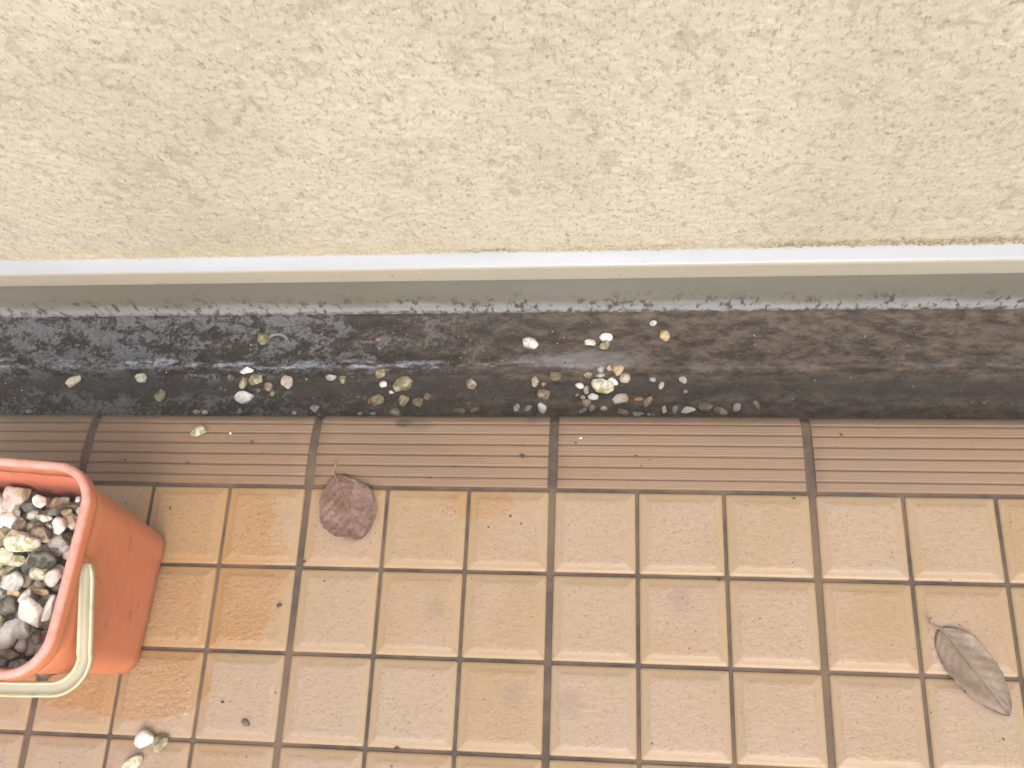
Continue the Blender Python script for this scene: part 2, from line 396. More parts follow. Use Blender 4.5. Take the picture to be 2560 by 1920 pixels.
# ------------------------------------------------------------------ gutter channel between step and wall
GUT = [(.085, -.078), (.10, -.080), (.13, -.081), (.150, -.080), (.166, -.077), (.1735, -.071), (.1765, -.0615), (.1805, -.0580), (.187, -.0590), (.20, -.0600), (.225, -.0585), (.240, -.0565), (.248, -.0545), (.2512, -.0520), (.2550, -.0440)]
def gut_z(y): return float(np.interp(y, [p[0] for p in GUT], [p[1] for p in GUT]))
def gutter():
    xs = np.arange(-2.1, 1.8, .004); ys = np.concatenate([np.arange(.085, .254, .0022), [.256]])
    Y, X = np.meshgrid(ys, xs, indexing='ij'); lift = .0
    wob = (fbm(X * 9, Y * 0 + 2.2) - .5) * .010
    Z = np.interp(Y + wob * np.exp(-((Y - .178) / .02) ** 2), [p[0] for p in GUT], [p[1] for p in GUT])
    k = np.clip((.25 - Y) / .01, 0, 1)
    Z = Z + k * ((fbm(X * 22, Y * 40) - .5) * .0045 + (fbm(X * 110, Y * 130) - .5) * .0022)
    V = np.stack([X, Y, Z], -1).reshape(-1, 3)
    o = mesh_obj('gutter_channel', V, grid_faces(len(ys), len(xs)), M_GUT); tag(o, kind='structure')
gutter()
def surf_z(y):
    return 0.0007 if y <= 0 else nose_z(y) if y < .0975 else gut_z(y)
def hit(px, py):
    z = -.03
    best = None
    for z in np.arange(.002, -.09, -.0005):
        p = at(px, py, z)
        if z <= surf_z(p.y): return Vector((p.x, p.y, surf_z(p.y)))
    return at(px, py, -.08)

# ------------------------------------------------------------------ surrounding ground
gn = N('dry_ground'); g_ = gn.done(gn.mix(gn.ramp(gn.noise(3, 6), .35, .7), (.20, .17, .13), (.30, .26, .20)), .9, gn.bump(gn.noise(30, 5), .5, .02))
gv = [(-40, -40, -.13), (40, -40, -.13), (40, 40, -.13), (-40, 40, -.13)]
tag(mesh_obj('ground', gv, [(0, 1, 2, 3)], g_, smooth=False), kind='structure')

# ------------------------------------------------------------------ house wall > render, flashing, foundation
wall = empty('house_wall', (0, .256, -.1))
tag(wall, 'cream sprayed stucco house wall rising above a pale flashing strip and grey foundation', 'wall')
def wall_obj():
    xs = np.concatenate([np.linspace(-2.1, -.86, 14)[:-1], np.arange(-.86, .72, .0021), np.linspace(.72, 1.8, 12)[1:]])
    zs = np.concatenate([np.arange(.1135, .62, .0021), np.linspace(.62, 2.7, 20)[1:]])
    Z, X = np.meshgrid(zs, xs, indexing='ij')
    a = fbm(X * 78 + Z * 42, Z * 50 - X * 62, 3); b = fbm(X * 240 + Z * 130, Z * 190 - X * 170, 2); c = fbm(X * 28, Z * 24, 3)
    h = (a - .5) * .0013 + (b - .5) * .0015 + (c - .5) * .0012
    pit = np.clip((.50 - a) * 5.5, 0, 1) * np.clip(.35 + (.62 - c) * 2.2, 0, 1)
    Yw = .2582 - h
    # ragged lower hem over the flashing
    hem = np.clip((.1205 - Z) / .007, 0, 1)
    Yw = Yw - hem * (b - .35) * .005
    Z2 = Z + (Z < .115) * (fbm(X * 260, Z * 0 + 9, 2) - .62) * .007
    V = np.stack([X, Yw - .256, Z2 + .1], -1).reshape(-1, 3)
    f = grid_faces(len(zs), len(xs)); nf = len(V)
    V = list(map(tuple, V)) 
    # thickness: back and top
    V += [(-2.1, .15, .2105), (1.8, .15, .2105), (1.8, .15, 2.8), (-2.1, .15, 2.8)]
    nx, nz = len(xs), len(zs)
    f += [(nf + 1, nf, nf + 3, nf + 2)]
    f += [((nz - 1) * nx, nf + 3, nf, 0), (nx - 1, nf + 1, nf + 2, nz * nx - 1)]
    f += [tuple([(nz - 1) * nx + i for i in range(nx)] + [nf + 2, nf + 3])]
    o = mesh_obj('stucco_render', V, f, m_stucco(), wall)
    # object-space noise is tied to the part; coordinates are shifted back in the material below
    add_attr(o.data, 'pit', list(pit.reshape(-1)) + [0] * 4)
    return o
wo = wall_obj()
# children are modelled in world-like coordinates relative to the wall's base
def shift_back(o):
    me = o.data; n = len(me.vertices); co = np.empty(n * 3); me.vertices.foreach_get('co', co); co = co.reshape(-1, 3) + np.array([0, .256, -.1]); me.vertices.foreach_set('co', co.reshape(-1)); me.update()
    o.location = (0, -.256, .1)
shift_back(wo)
def prism(name, prof, x0, x1, mats, parent, nseg=160, midx=None, wob=0, caps=True, smooth=False):
    xs = np.linspace(x0, x1, nseg); V = []; n = len(prof)
    for x in xs:
        for (y, z) in prof:
            k = wob * (float(vnoise(np.array(x * 3.1), np.array(1.7))) - .5); V.append((x, y + k, z + k * .6))
    Fc = []; mi = []
    for i in range(len(xs) - 1):
        for j in range(n):
            k = (j + 1) % n; Fc.append((i * n + j, i * n + k, (i + 1) * n + k, (i + 1) * n + j)); mi.append(midx[j] if midx else 0)
    if caps:
        Fc.append(tuple(range(n))); Fc.append(tuple((len(xs) - 1) * n + j for j in reversed(range(n)))); mi += [0, 0]
    o = mesh_obj(name, V, Fc, mats, parent, smooth=smooth, midx=mi); return o
# flashing: profile with a folded front, drip hem and top ledge
TP = [(.266, .1035), (.2600, .1155), (.2435, .1100), (.2412, .1090), (.2404, .1072), (.2400, .1050), (.2400, .0790), (.2403, .0762), (.2415, .0748), (.2430, .0752), (.2425, .0775), (.2420, .1030), (.2435, .1060), (.250, .1085)]
fl = prism('flashing', TP, -2.1, 1.8, [m_trim(), m_trimtop()], wall, midx=[1, 1, 1, 0, 0, 0, 0, 0, 0, 0, 0, 0, 0, 0], wob=.0012)
fl.location = (0, -.256, .1)
fo = prism('foundation', [(.258, .1000), (.2572, -.020), (.2560, -.036), (.2532, -.0485), (.2515, -.054), (.248, -.13), (.40, -.13), (.40, .1000)], -2.1, 1.8, m_found(), wall, smooth=False)
fo.location = (0, -.256, .1)

# ------------------------------------------------------------------ orange bucket
BYAW = R(-3.5)
BC = Vector((-.585, -.138, .0015))
bucket = empty('bucket', BC, BYAW)
tag(bucket, 'square orange plastic bucket full of white pebbles, standing on the wet tiles', 'bucket')
def rrect(hx, hy, r, z, seg=10, bulge=0):
    pts = []
    for (sx, sy, a0) in ((1, 1, 0), (-1, 1, 90), (-1, -1, 180), (1, -1, 270)):
        cx, cy = sx * (hx - r), sy * (hy - r)
        for k in range(seg + 1):
            a = R(a0 + 90 * k / seg); pts.append((cx + r * math.cos(a), cy + r * math.sin(a), z))
    out = []
    n = len(pts)
    for i in range(n):                     # resample the long sides so that they can bulge
        a, b = Vector(pts[i]), Vector(pts[(i + 1) % n]); out.append(tuple(a))
        if (a - b).length > .03:
            for k in range(1, 8): out.append(tuple(a.lerp(b, k / 8)))
    res = []
    for (x, y, zz) in out:
        res.append((x + bulge * math.copysign(1, x) * max(0, 1 - (y / hy) ** 2), y + bulge * math.copysign(1, y) * max(0, 1 - (x / hx) ** 2), zz))
    return res
BX0, BY0, BX1, BY1 = .113, .083, .132, .1045      # half sizes at base and rim
def body_half(z):
    t = min(1, z / .205); return BX0 + (BX1 - .0045 - BX0) * t, BY0 + (BY1 - .0045 - BY0) * t
def bucket_parts():
    rings = []; 
    def ring(ox, z, r, b=.0):                # ox: offset outwards from body surface
        hx, hy = body_half(z); rings.append(rrect(hx + ox, hy + ox, r, z, bulge=b))
    ring(-.012, .0, .014); ring(-.004, .0015, .018); ring(0, .006, .020)
    for z in np.linspace(.02, .190, 9): ring(0, float(z), .020 + z * .088, .0012)
    nout = len(rings)
    outer = rings[:]
    V = [p for r_ in outer for p in r_]; n = len(outer[0]); Fc = grid_faces(len(outer), n, True)
    Fc.append(tuple(reversed(range(n))))
    # inner wall
    inner = []
    for z in (.190, .15, .10, .05, .006):
        hx, hy = body_half(z); inner.append(rrect(hx - .0028, hy - .0028, .018 + z * .088, z, bulge=.001))
    b = len(V); V += [p for r_ in inner for p in r_]; no = len(Fc)
    Fc += [tuple(b + q for q in f) for f in grid_faces(len(inner), n, True)]
    Fc.append(tuple(b + (len(inner) - 1) * n + i for i in range(n)))
    # close the top edge between the two skins, hidden under the rim
    Fc += [( (len(outer) - 1) * n + i, (len(outer) - 1) * n + (i + 1) % n, b + (i + 1) % n, b + i) for i in range(n)]
    mi = [0] * no + [1] * (len(inner) * n - n + 1) + [0] * n
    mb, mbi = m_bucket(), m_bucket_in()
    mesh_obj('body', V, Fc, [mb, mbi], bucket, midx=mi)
    # rolled rim
    prof = [(-.0085, .184), (-.0081, .203), (-.0076, .2110), (-.0066, .2138), (-.0045, .2150), (-.0020, .2148), (.0003, .2130), (.0012, .2095), (.0012, .2010), (.0006, .1965), (-.0012, .1955), (-.0030, .1985), (-.0042, .1990), (-.0062, .190), (-.0070, .184)]
    rr = [rrect(BX1 + o, BY1 + o, .043 + o, z, bulge=.0008) for (o, z) in prof]
    V = [p for r_ in rr for p in r_]; Fc = grid_faces(len(rr), len(rr[0]), True)
    b = (len(rr) - 1) * n; Fc += [(b + i, b + (i + 1) % n, (i + 1) % n, i) for i in range(n)]
    mesh_obj('rim', V, Fc, [mb], bucket)
bucket_parts()
def handle():
    Mi = Matrix.Translation(BC) @ Matrix.Rotation(BYAW, 4, 'Z'); inv = Mi.inverted()
    a = inv @ at(200, 1408, .190)                      # pivot on the right side
    hx = BX1 + .003; yp = a.y - .008
    ang = R(20)                                        # swung down to rest against the front
    L = BY1 + .005 + yp
    # path in handle plane: (s along swing, x)
    path = []; rad = .040; Lp = L / math.cos(ang)
    for s in np.linspace(0, Lp - rad, 12): path.append((s, hx - .001 + .004 * (s / Lp)))
    for k in range(1, 12):
        t = R(90 * k / 12); path.append((Lp - rad + rad * math.sin(t), hx + .003 - rad + rad * math.cos(t)))
    for x in np.linspace(hx + .003 - rad, -(hx + .003 - rad), 24): path.append((Lp + .006 * (1 - (x / (hx + .003 - rad)) ** 2), x))
    half = path[:23]; path += [(s, -x) for (s, x) in reversed(half)]
    def P3(s, x, nrm): return (x, yp - s * math.cos(ang) - nrm * math.sin(ang) , .190 - s * math.sin(ang) + nrm * math.cos(ang))
    w_ = .0070
    sec = [(-w_, -.0032, 0), (-w_ - .0006, .0015, 0), (-w_, .0034, 0), (-w_ + .0014, .0034, 0), (-w_ + .0026, .0008, .5), (-w_ + .0034, -.0008, 1), (w_ - .0034, -.0008, 1), (w_ - .0026, .0008, .5), (w_ - .0014, .0034, 0), (w_, .0034, 0), (w_ + .0006, .0015, 0), (w_, -.0032, 0)]
    V = []; ed = []; n = len(sec); m = len(path)
    for i, (s, x) in enumerate(path):
        a_, b_ = path[max(0, i - 1)], path[min(m - 1, i + 1)]; t = Vector((b_[0] - a_[0], b_[1] - a_[1])).normalized(); nn = Vector((-t.y, t.x))
        k = .55 if i in (0, m - 1) else .9 if i in (1, m - 2) else 1
        for (u, h, e) in sec:
            V.append(P3(s + nn.x * u * k, x + nn.y * u * k, h)); ed.append(e)
    Fc = grid_faces(m, n, True); Fc += [tuple(reversed(range(n))), tuple((m - 1) * n + j for j in range(n))]
    # cross ribs in the channel
    for i in range(30, m - 30, 3):
        s, x = path[i]; b = len(V)
        for (du, dx, h) in [(q, r_, t) for q in (-w_ + .002, w_ - .002) for r_ in (-.0007, .0007) for t in (-.0012, .0016)]:
            V.append(P3(s + du, x + dx, h)); ed.append(0)
        Fc += [tuple(b + q for q in f) for f in ((0, 1, 3, 2), (4, 6, 7, 5), (0, 4, 5, 1), (2, 3, 7, 6), (1, 5, 7, 3), (0, 2, 6, 4))]
    o = mesh_obj('handle', V, Fc, m_handle(), bucket); add_attr(o.data, 'edge', ed)
    # pivot bosses on both sides
    for sx in (1, -1):
        V = []; n = 20
        for (r_, xx) in ((.0085, hx - .017), (.0085, hx - .0065), (.0070, hx - .0050), (0.001, hx - .0046)):
            for k in range(n): V.append((sx * xx, yp + r_ * math.cos(2 * math.pi * k / n), .186 + r_ * math.sin(2 * math.pi * k / n)))
        mesh_obj('handle_pivot', V, grid_faces(4, n, True) + [tuple(3 * n + i for i in range(n))], bpy.data.materials['orange_plastic'], bucket)
handle()
for ch in bucket.children:               # the old bucket leans a little towards the wall
    for v in ch.data.vertices: v.co.y += .042 * v.co.z

# ------------------------------------------------------------------ stones
_ico = bmesh.new(); bmesh.ops.create_icosphere(_ico, subdivisions=4, radius=1)
ICO_V = np.array([v.co[:] for v in _ico.verts]); ICO_F = [tuple(v.index for v in f.verts) for f in _ico.faces]; _ico.free()
_ico = bmesh.new(); bmesh.ops.create_icosphere(_ico, subdivisions=3, radius=1)
ICO3_V = np.array([v.co[:] for v in _ico.verts]); ICO3_F = [tuple(v.index for v in f.verts) for f in _ico.faces]; _ico.free()
def stone_mesh(seed, sx, sy, sz, small):
    r = np.random.RandomState(seed); D = ICO3_V if small else ICO_V
    k = r.randint(7, 12); nn = r.normal(size=(k, 3)); nn /= np.linalg.norm(nn, axis=1)[:, None]
    hh = r.uniform(.55, 1.0, k); p = r.uniform(24, 60)
    dots = np.clip(D @ nn.T, 0, None) / hh
    rad = ((dots ** p).sum(1) + 1.0 ** p * .05) ** (-1 / p)
    ph = r.uniform(0, 9, 6)
    rad = rad * (1 + .035 * np.sin(D[:, 0] * 5 + ph[0]) * np.sin(D[:, 1] * 6 + ph[1]) + .02 * np.sin(D[:, 2] * 11 + ph[2]) * np.sin(D[:, 0] * 13 + ph[3]))
    V = D * rad[:, None]; lo, hi = V.min(0), V.max(0); V = (V - (lo + hi) / 2) / (hi - lo) * np.array([sx, sy, sz])
    return V, (ICO3_F if small else ICO_F)
_seed = [100]
def stone(px, py, w_, h_, rot, mat, label, group, cat='pebble', zc=None, name='pebble', flat=.7, tilt=0):
    _seed[0] += 1
    if zc is None:
        p = hit(px, py + h_ * .15); D = CAM.z - p.z; s = D / F * 1.0
        sz = flat * min(w_, h_ * 1.1) * s; z = p.z + sz * (.42 if p.y < .1 else .33)
        p = at(px, py, z)
    else:
        p = at(px, py, zc); s = (CAM.z - zc) / F; sz = flat * min(w_, h_) * s * 1.1
    V, Fc = stone_mesh(_seed[0], w_ * s * 1.06, h_ * s * 1.08, sz, max(w_, h_) < 26)
    o = mesh_obj(name, V, Fc, MAT[mat]); o.location = p; o.rotation_euler = (R(tilt), R(tilt * .6), R(rot))
    tag(o, label, cat, group); return o

G1 = 'pebbles scattered along the gutter'
gutter_stones = [
 # on the upper ledge
 (657,846,30,38,20,'olive','amber brown pebble beside a pale ring mark on the gutter ledge'),
 (1326,856,42,28,-12,'white','flat white angular pebble lying alone on the dark gutter ledge'),
 (945,848,15,9,15,'orange','small orange chip on the gutter ledge left of the middle'),
 (1475,856,30,22,5,'mossw','small off white pebble left of the pair on the gutter ledge'),
 (1515,843,34,22,0,'white','white rounded pebble behind a mossy one on the gutter ledge'),
 (1512,864,28,22,30,'olive','mossy green pebble with a white tip on the gutter ledge'),
 (1633,808,19,14,20,'white','tiny white chip on the gutter ledge close to the foundation'),
 (1662,838,25,30,10,'tan','peach coloured pointed pebble at the right end of the ledge stones'),
 # left part of the channel
 (185,951,44,26,38,'cream','pale yellow elongated pebble tilted in the wet gutter, farthest left under the ledge'),
 (355,945,34,27,-10,'mossw','off white three sided pebble under the ledge at the left'),
 (400,988,30,36,5,'olive','greenish yellow pebble in a dark hollow at the left of the gutter'),
 (617,927,38,20,0,'white','cream white pebble perched at the lip of the ledge above a mossy one'),
 (608,957,20,34,-15,'olive','narrow glassy green pebble leaning beside a mossy pebble'),
 (640,948,40,34,35,'olive','green brown pebble in the middle of the left cluster'),
 (670,968,25,24,0,'brown','round olive brown pebble right of the left cluster'),
 (610,993,56,36,8,'white','large white angular pebble at the bottom of the left cluster'),
 (717,953,32,40,25,'pink','speckled pinkish white pebble alone right of the left cluster'),
 (646,976,12,12,0,'brown','tiny brown grit beside the large white angular pebble'),
 (681,984,12,16,0,'olive','tiny olive grit below the round olive brown pebble'),
 (577,942,26,28,0,'dark','dark brown pebble half sunk in silt left of the cream white one'),
 (828,941,30,24,20,'grey','grey three cornered pebble left of the tall olive one'),
 (856,943,20,36,5,'olive','tall narrow olive pebble standing in the gutter'),
 (952,934,28,30,-20,'olive','yellow grey forked pebble touching the lip above the pale blue one'),
 (958,961,20,18,0,'white','small pale bluish pebble under the forked one'),
 (1007,958,54,38,15,'olive','largest yellow green mossy pebble in the gutter'),
 (978,981,16,9,-20,'white','white sliver just left below the large mossy pebble'),
 (943,1001,36,30,20,'olive','dull grey green pebble next to an orange chip'),
 (924,1002,12,16,0,'orange','orange chip against the dull grey green pebble'),
 (1010,1003,28,34,0,'olive','dull olive pebble below the large mossy one'),
 (1045,1008,30,30,15,'brown','dull brown pebble in the row below the large mossy one, right of the olive one'),
 (1068,991,20,22,0,'brown','small dull pebble right of the large mossy one'),
 (990,1031,40,20,-8,'brown','dull flat pebble at the tile edge below the large mossy one'),
 (1045,1034,26,12,0,'dark','dark sliver at the tile edge right of the dull flat pebble'),
 (72,1029,22,12,0,'grey','whitish tip of a pebble showing over the tile edge at far left'),
 (193,1026,20,10,0,'dark','dark greenish pebble at the tile edge left of the first ribbed tile joint'),
 (492,1030,22,14,0,'grey','grey pebble at the tile edge touching a cream one'),
 (513,1030,18,13,0,'cream','cream pebble at the tile edge touching a grey one'),
 (599,1028,10,15,0,'grey','small grey chip at the tile edge under the large white angular pebble'),
 (736,1033,14,10,0,'cream','small cream chip at the tile edge left of the second ribbed tile joint'),
 (788,1021,24,24,30,'grey','blue grey pebble at the tile edge beside the second ribbed tile joint'),
 (933,1034,16,10,0,'grey','pale crumb at the tile edge under the dull grey green pebble'),
 (900,1034,10,9,0,'grey','tiny ring shaped crumb at the tile edge near the second ribbed joint'),
 # middle
 (1178,960,26,27,20,'brown','lone tan brown pebble in the middle of the channel'),
 (1150,1028,30,16,0,'brown','brownish pebble at the tile edge below the lone tan one'),
 (1188,1024,28,14,35,'brown','slanting brownish pebble at the tile edge'),
 (1292,1019,15,22,-20,'white','small bright pebble at the tile edge, left of three pale ones'),
 (1319,1021,24,13,30,'grey','slanting greyish pebble at the tile edge, middle of three pale ones'),
 (1356,1021,22,28,15,'white','pale rounded pebble at the tile edge beside the wide middle joint'),
 (1338,954,20,28,0,'brown','brown pebble sunk in the silt left of the middle cluster'),
 (1360,959,14,13,0,'brown','tiny brown grit beside the sunk brown pebble'),
 (1388,939,30,26,10,'brown','brown translucent pebble on the slope left of the middle cluster'),
 (1359,985,32,30,0,'brown','brown rounded pebble above the pale rounded one at the edge'),
 (1470,937,22,18,0,'brown','dull pebble at the upper left of the middle cluster'),
 (1449,964,22,18,0,'mossw','small off white brown pebble at the left of the middle cluster'),
 (1444,986,13,11,0,'brown','tiny tan grit at the lower left of the middle cluster'),
 (1466,975,14,22,10,'grey','narrow grey pebble in the left side of the middle cluster'),
 (1457,994,14,12,0,'brown','tiny dull grit under the narrow grey pebble'),
 (1483,992,26,17,-5,'white','white pebble with a dark hollow below the big yellowish white one'),
 (1503,922,22,18,20,'grey','pale blue grey pebble at the top of the middle cluster'),
 (1500,938,24,14,10,'grey','flat light grey pebble between the top grey one and the biggest white one'),
 (1525,918,20,19,0,'brown','tan brown pebble at the top of the middle cluster beside the orange tan one'),
 (1547,925,30,26,25,'tan','orange tan angular pebble at the top right of the middle cluster'),
 (1562,945,28,28,20,'pink','pinkish grey rounded pebble at the right of the middle cluster'),
 (1531,953,32,19,-25,'white','white pebble with a dark dot beside the pinkish grey one'),
 (1506,965,58,40,-28,'mossw','biggest yellowish white pebble in the middle cluster'),
 (1551,997,42,26,18,'pink','flat pinkish grey pebble lying right below the middle cluster'),
 (1631,948,19,14,-30,'grey','small grey pebble right of the middle cluster'),
 (1653,964,13,21,-20,'grey','small slanting grey pebble further right of the middle cluster'),
 (1707,950,18,24,30,'grey','faint forked grey pebble on the channel slope at the right'),
 (1714,979,11,9,0,'grey','tiny grey grit below the faint forked pebble'),
 (1597,998,24,10,5,'orange','dull orange sliver in the silt'),
 (1619,1004,20,32,-25,'brown','long translucent brown pebble beside the orange sliver'),
 (1467,1008,24,24,20,'brown','dull brown pebble below the white one with a dark hollow'),
 (1480,1020,17,17,0,'grey','light grey pebble at the bottom of the middle cluster'),
 (1458,1027,22,13,15,'brown','dull flat pebble at the tile edge below the middle cluster'),
 (1509,1021,19,11,-10,'cream','small cream pebble near the tile edge below the middle cluster'),
 (1558,1031,30,17,-15,'brown','brown pebble at the tile edge below the flat pinkish one'),
 (1596,1036,28,11,0,'grey','grey pebble top showing over the tile edge right of the brown one'),
 (1627,1036,20,8,0,'brown','brown sliver at the tile edge, next to the grey pebble top'),
 (1661,1024,12,20,0,'cream','small upright cream pebble at the tile edge'),
 (1688,1024,14,22,0,'grey','upright grey pebble at the tile edge beside a bright oval one'),
 (1721,1025,36,17,4,'white','bright oval pebble at the tile edge'),
 (1765,1018,36,26,0,'brown','brownish double lobed pebble at the tile edge right of the bright oval one'),
 (1802,1029,34,20,-15,'brown','flat brownish pebble at the tile edge left of the pale pointed one'),
 (1842,1018,19,25,-25,'grey','pale pointed pebble at the tile edge'),
 (1893,1011,12,26,25,'brown','thin faint brown sliver, last stone at the right of the gutter'),
]
for (a,b,c,d,e,m,l) in gutter_stones: stone(a,b,c,d,e,m,l,G1)
G2 = 'pebbles lying on the tiles'
for (a,b,c,d,e,m,l) in [
 (496,1077,46,29,8,'mossw','white and yellow pebble resting on the ribbed edge tile'),
 (576,1083,7,6,0,'white','tiny white grain on the ribbed edge tile'),
 (362,1849,46,40,-15,'white','bright white pebble on the tile joint below the bucket'),
 (399,1858,34,42,-35,'olive','mossy speckled pebble touching the bright white one below the bucket'),
 (333,1907,48,28,28,'cream','white and cream pebble at the bottom edge below the bucket'),
 (1452,1095,8,5,0,'white','tiny white grain on the ribbed tile right of the middle joint')]:
    stone(a,b,c,d,e,m,l,G2)

G3 = 'pebbles filling the orange bucket'
B = [
 (38,1239,64,46,0,'pink','big rounded pinkish white pebble against the back wall of the bucket',8),
 (99,1253,40,30,-35,'white','smooth white pebble tilted near the back wall of the bucket',8),
 (72,1267,44,36,10,'dark','dark grey rough pebble between two white ones at the back of the bucket',4),
 (195,1248,14,16,0,'white','small white pebble tucked under the right end of the bucket rim',2),
 (158,1252,40,20,10,'brown','brown crusty pebble in the back right corner of the bucket',2),
 (176,1265,44,16,-5,'dark','dark brown flat pebble in the back right corner of the bucket',0),
 (20,1264,46,24,-10,'grey','flat pale grey pebble in front of the big pinkish one',2),
 (31,1285,36,32,30,'white','bluish white pebble in front of the flat pale grey one',4),
 (82,1285,32,26,20,'grey','mottled grey white pebble in front of the dark rough one',3),
 (128,1280,44,20,8,'dark','dark green mossy pebble near the back right of the bucket',4),
 (110,1295,42,22,-12,'mossw','pale greenish flat pebble under the dark green mossy one',3),
 (166,1281,28,20,0,'mossw','small off white pebble right of the dark green mossy one',2),
 (175,1303,34,46,15,'pink','beige pebble partly hidden by the right rim behind the bright white one',1),
 (149,1314,34,44,20,'white','bright white egg shaped pebble near the right rim',9),
 (5,1281,28,36,0,'dark','dark green pebble at the left frame edge in the bucket',3),
 (13,1321,38,44,0,'olive','yellow olive pebble at the left frame edge in the bucket',6),
 (47,1313,34,40,-15,'brown','rusty brown pebble between the yellow olive one and the small olive one',4),
 (77,1319,24,26,0,'olive','small olive brown pebble in the upper middle of the bucket',3),
 (98,1313,24,22,0,'brown','small brown pebble left of the bright white egg shaped one',1),
 (122,1314,22,14,0,'grey','small grey green chip left of the bright white egg shaped one',2),
 (104,1337,62,38,-15,'brown','pinkish brown crusty pebble above the large white one with moss',5),
 (56,1358,88,54,-12,'mossw','largest flat white pebble with green moss in the bucket',11),
 (143,1355,46,34,25,'grey','bluish white pebble below the bright white egg shaped one',6),
 (160,1370,30,22,30,'grey','grey pebble squeezed between the right rim and the mossy boulder',3),
 (6,1356,26,28,0,'dark','dark brown pebble left of the largest flat white one',1),
 (12,1393,50,46,40,'cream','yellowish white pebble with green stains at the left frame edge',7),
 (44,1402,48,30,10,'mossw','pale oval pebble under the largest flat white one',8),
 (103,1398,66,54,-20,'dark','large dark mossy pebble in the centre of the bucket',8),
 (96,1430,44,44,10,'mossw','pale lower end of stone beneath the large dark mossy one',6),
 (77,1396,18,40,-35,'olive','thin olive pebble slanting against the large dark mossy one',7),
 (17,1427,44,20,22,'olive','long olive yellow pebble at the left edge, half way down the bucket',6),
 (136,1444,36,46,-25,'pink','pale pebble against the right rim near the handle end',4),
 (32,1452,48,50,-30,'white','white pebble with grey speckles left of the centre',9),
 (66,1450,32,36,0,'brown','brown shadowed pebble right of the speckled white one',0),
 (98,1460,30,24,0,'grey','pale grey pebble deep under the mossy one',0),
 (64,1492,38,38,15,'white','clean white five sided pebble in the lower middle',10),
 (100,1478,46,18,-10,'tan','thin beige pebble right of the clean five sided one',3),
 (35,1482,34,26,10,'tan','beige pebble left of the clean five sided one',2),
 (3,1483,30,26,0,'grey','grey pebble at the left frame edge under the speckled white one',3),
 (17,1514,58,50,0,'dark','dark grey mossy pebble at the lower left of the bucket',5),
 (80,1530,60,80,28,'white','large smooth white pebble in the lower right of the bucket',11),
 (120,1520,28,66,-15,'white','white pebble pressed against the right rim near the handle',7),
 (22,1584,44,76,-15,'white','bright jagged white pebble standing in the lower left of the bucket',10),
 (56,1572,34,54,20,'grey','grey white pebble leaning right of the bright jagged one',7),
 (52,1614,28,30,0,'pink','pinkish grey pebble under the leaning grey white one',2),
 (19,1634,52,30,5,'olive','greenish pebble at the front of the bucket',4),
 (90,1594,24,34,15,'brown','brown shadowed pebble near the front right corner of the bucket',0),
 (0,1555,22,34,0,'olive','olive pebble at the left frame edge above the bright jagged one',3),
]
for (a,b,c,d,e,m,l,dz) in B:
    stone(a,b,c*1.02,d*1.02,e,m,l,G3,zc=.146+dz*.0013,flat=.85)
# the smaller stones underneath and the unseen left part of the fill
rnd = random.Random(21); Mi = Matrix.Translation(BC) @ Matrix.Rotation(BYAW, 4, 'Z')
kinds = ['brown', 'grey', 'olive', 'mossw', 'tan', 'pink', 'dark', 'white']
def free_stone(x, y, z, s, mat, label, group):
    _seed[0] += 1
    V, Fc = stone_mesh(_seed[0], s, s * rnd.uniform(.65, .95), s * .62, True)
    o = mesh_obj('pebble', V, Fc, MAT[mat]); o.location = Mi @ Vector((x, y, z)); o.rotation_euler = (rnd.uniform(-.5, .5), rnd.uniform(-.5, .5), rnd.uniform(0, 6))
    tag(o, label, 'pebble', group)
for i in range(9):
    for j in range(11):
        x = .012 + i * .0118 + rnd.uniform(-.004, .004); y = -.085 + j * .0168 + rnd.uniform(-.004, .004)
        if abs(x) > .112 or abs(y) > .088 or (abs(x) > .095 and abs(y) > .07): continue
        free_stone(x, y, .1345 + rnd.uniform(-.003, .003), rnd.uniform(.016, .022), rnd.choice(kinds), 'small dirty pebble wedged below the larger ones in the bucket', 'small pebbles under the top layer in the bucket')
for i in range(7):
    for j in range(9):
        x = -.108 + i * .0185 + rnd.uniform(-.004, .004); y = -.080 + j * .020 + rnd.uniform(-.004, .004)
        if x > .008: continue
        free_stone(x, y, .147 + rnd.uniform(-.004, .006), rnd.uniform(.022, .032), rnd.choice(['white', 'pink', 'mossw', 'olive', 'grey', 'brown', 'cream']), 'pebble in the left part of the bucket, beyond the photo edge', 'pebbles in the unseen left part of the bucket')
# grit the stones lie in
hx, hy = body_half(.13); rr = rrect(hx - .003, hy - .003, .036, .130); n = len(rr)
sn = N('dark_grit'); sm_ = sn.done(sn.mix(sn.noise(200, 5), (.02, .017, .012), (.08, .065, .05)), .95, sn.bump(sn.noise(300, 4), .8, .003))
gr = mesh_obj('grit', rr + [(0, 0, .132)] + [(p[0] * .88, p[1] * .88, .06) for p in rr] + [(0, 0, .05)], [(i, (i + 1) % n, n) for i in range(n)] + [(n + 1 + (i + 1) % n, n + 1 + i, 2 * n + 1) for i in range(n)] + [(i, n + 1 + i, n + 1 + (i + 1) % n, (i + 1) % n) for i in range(n)], sm_)
gr.matrix_world = Mi; tag(gr, 'dark grit packed under the pebbles inside the orange bucket', 'grit', kind='stuff')

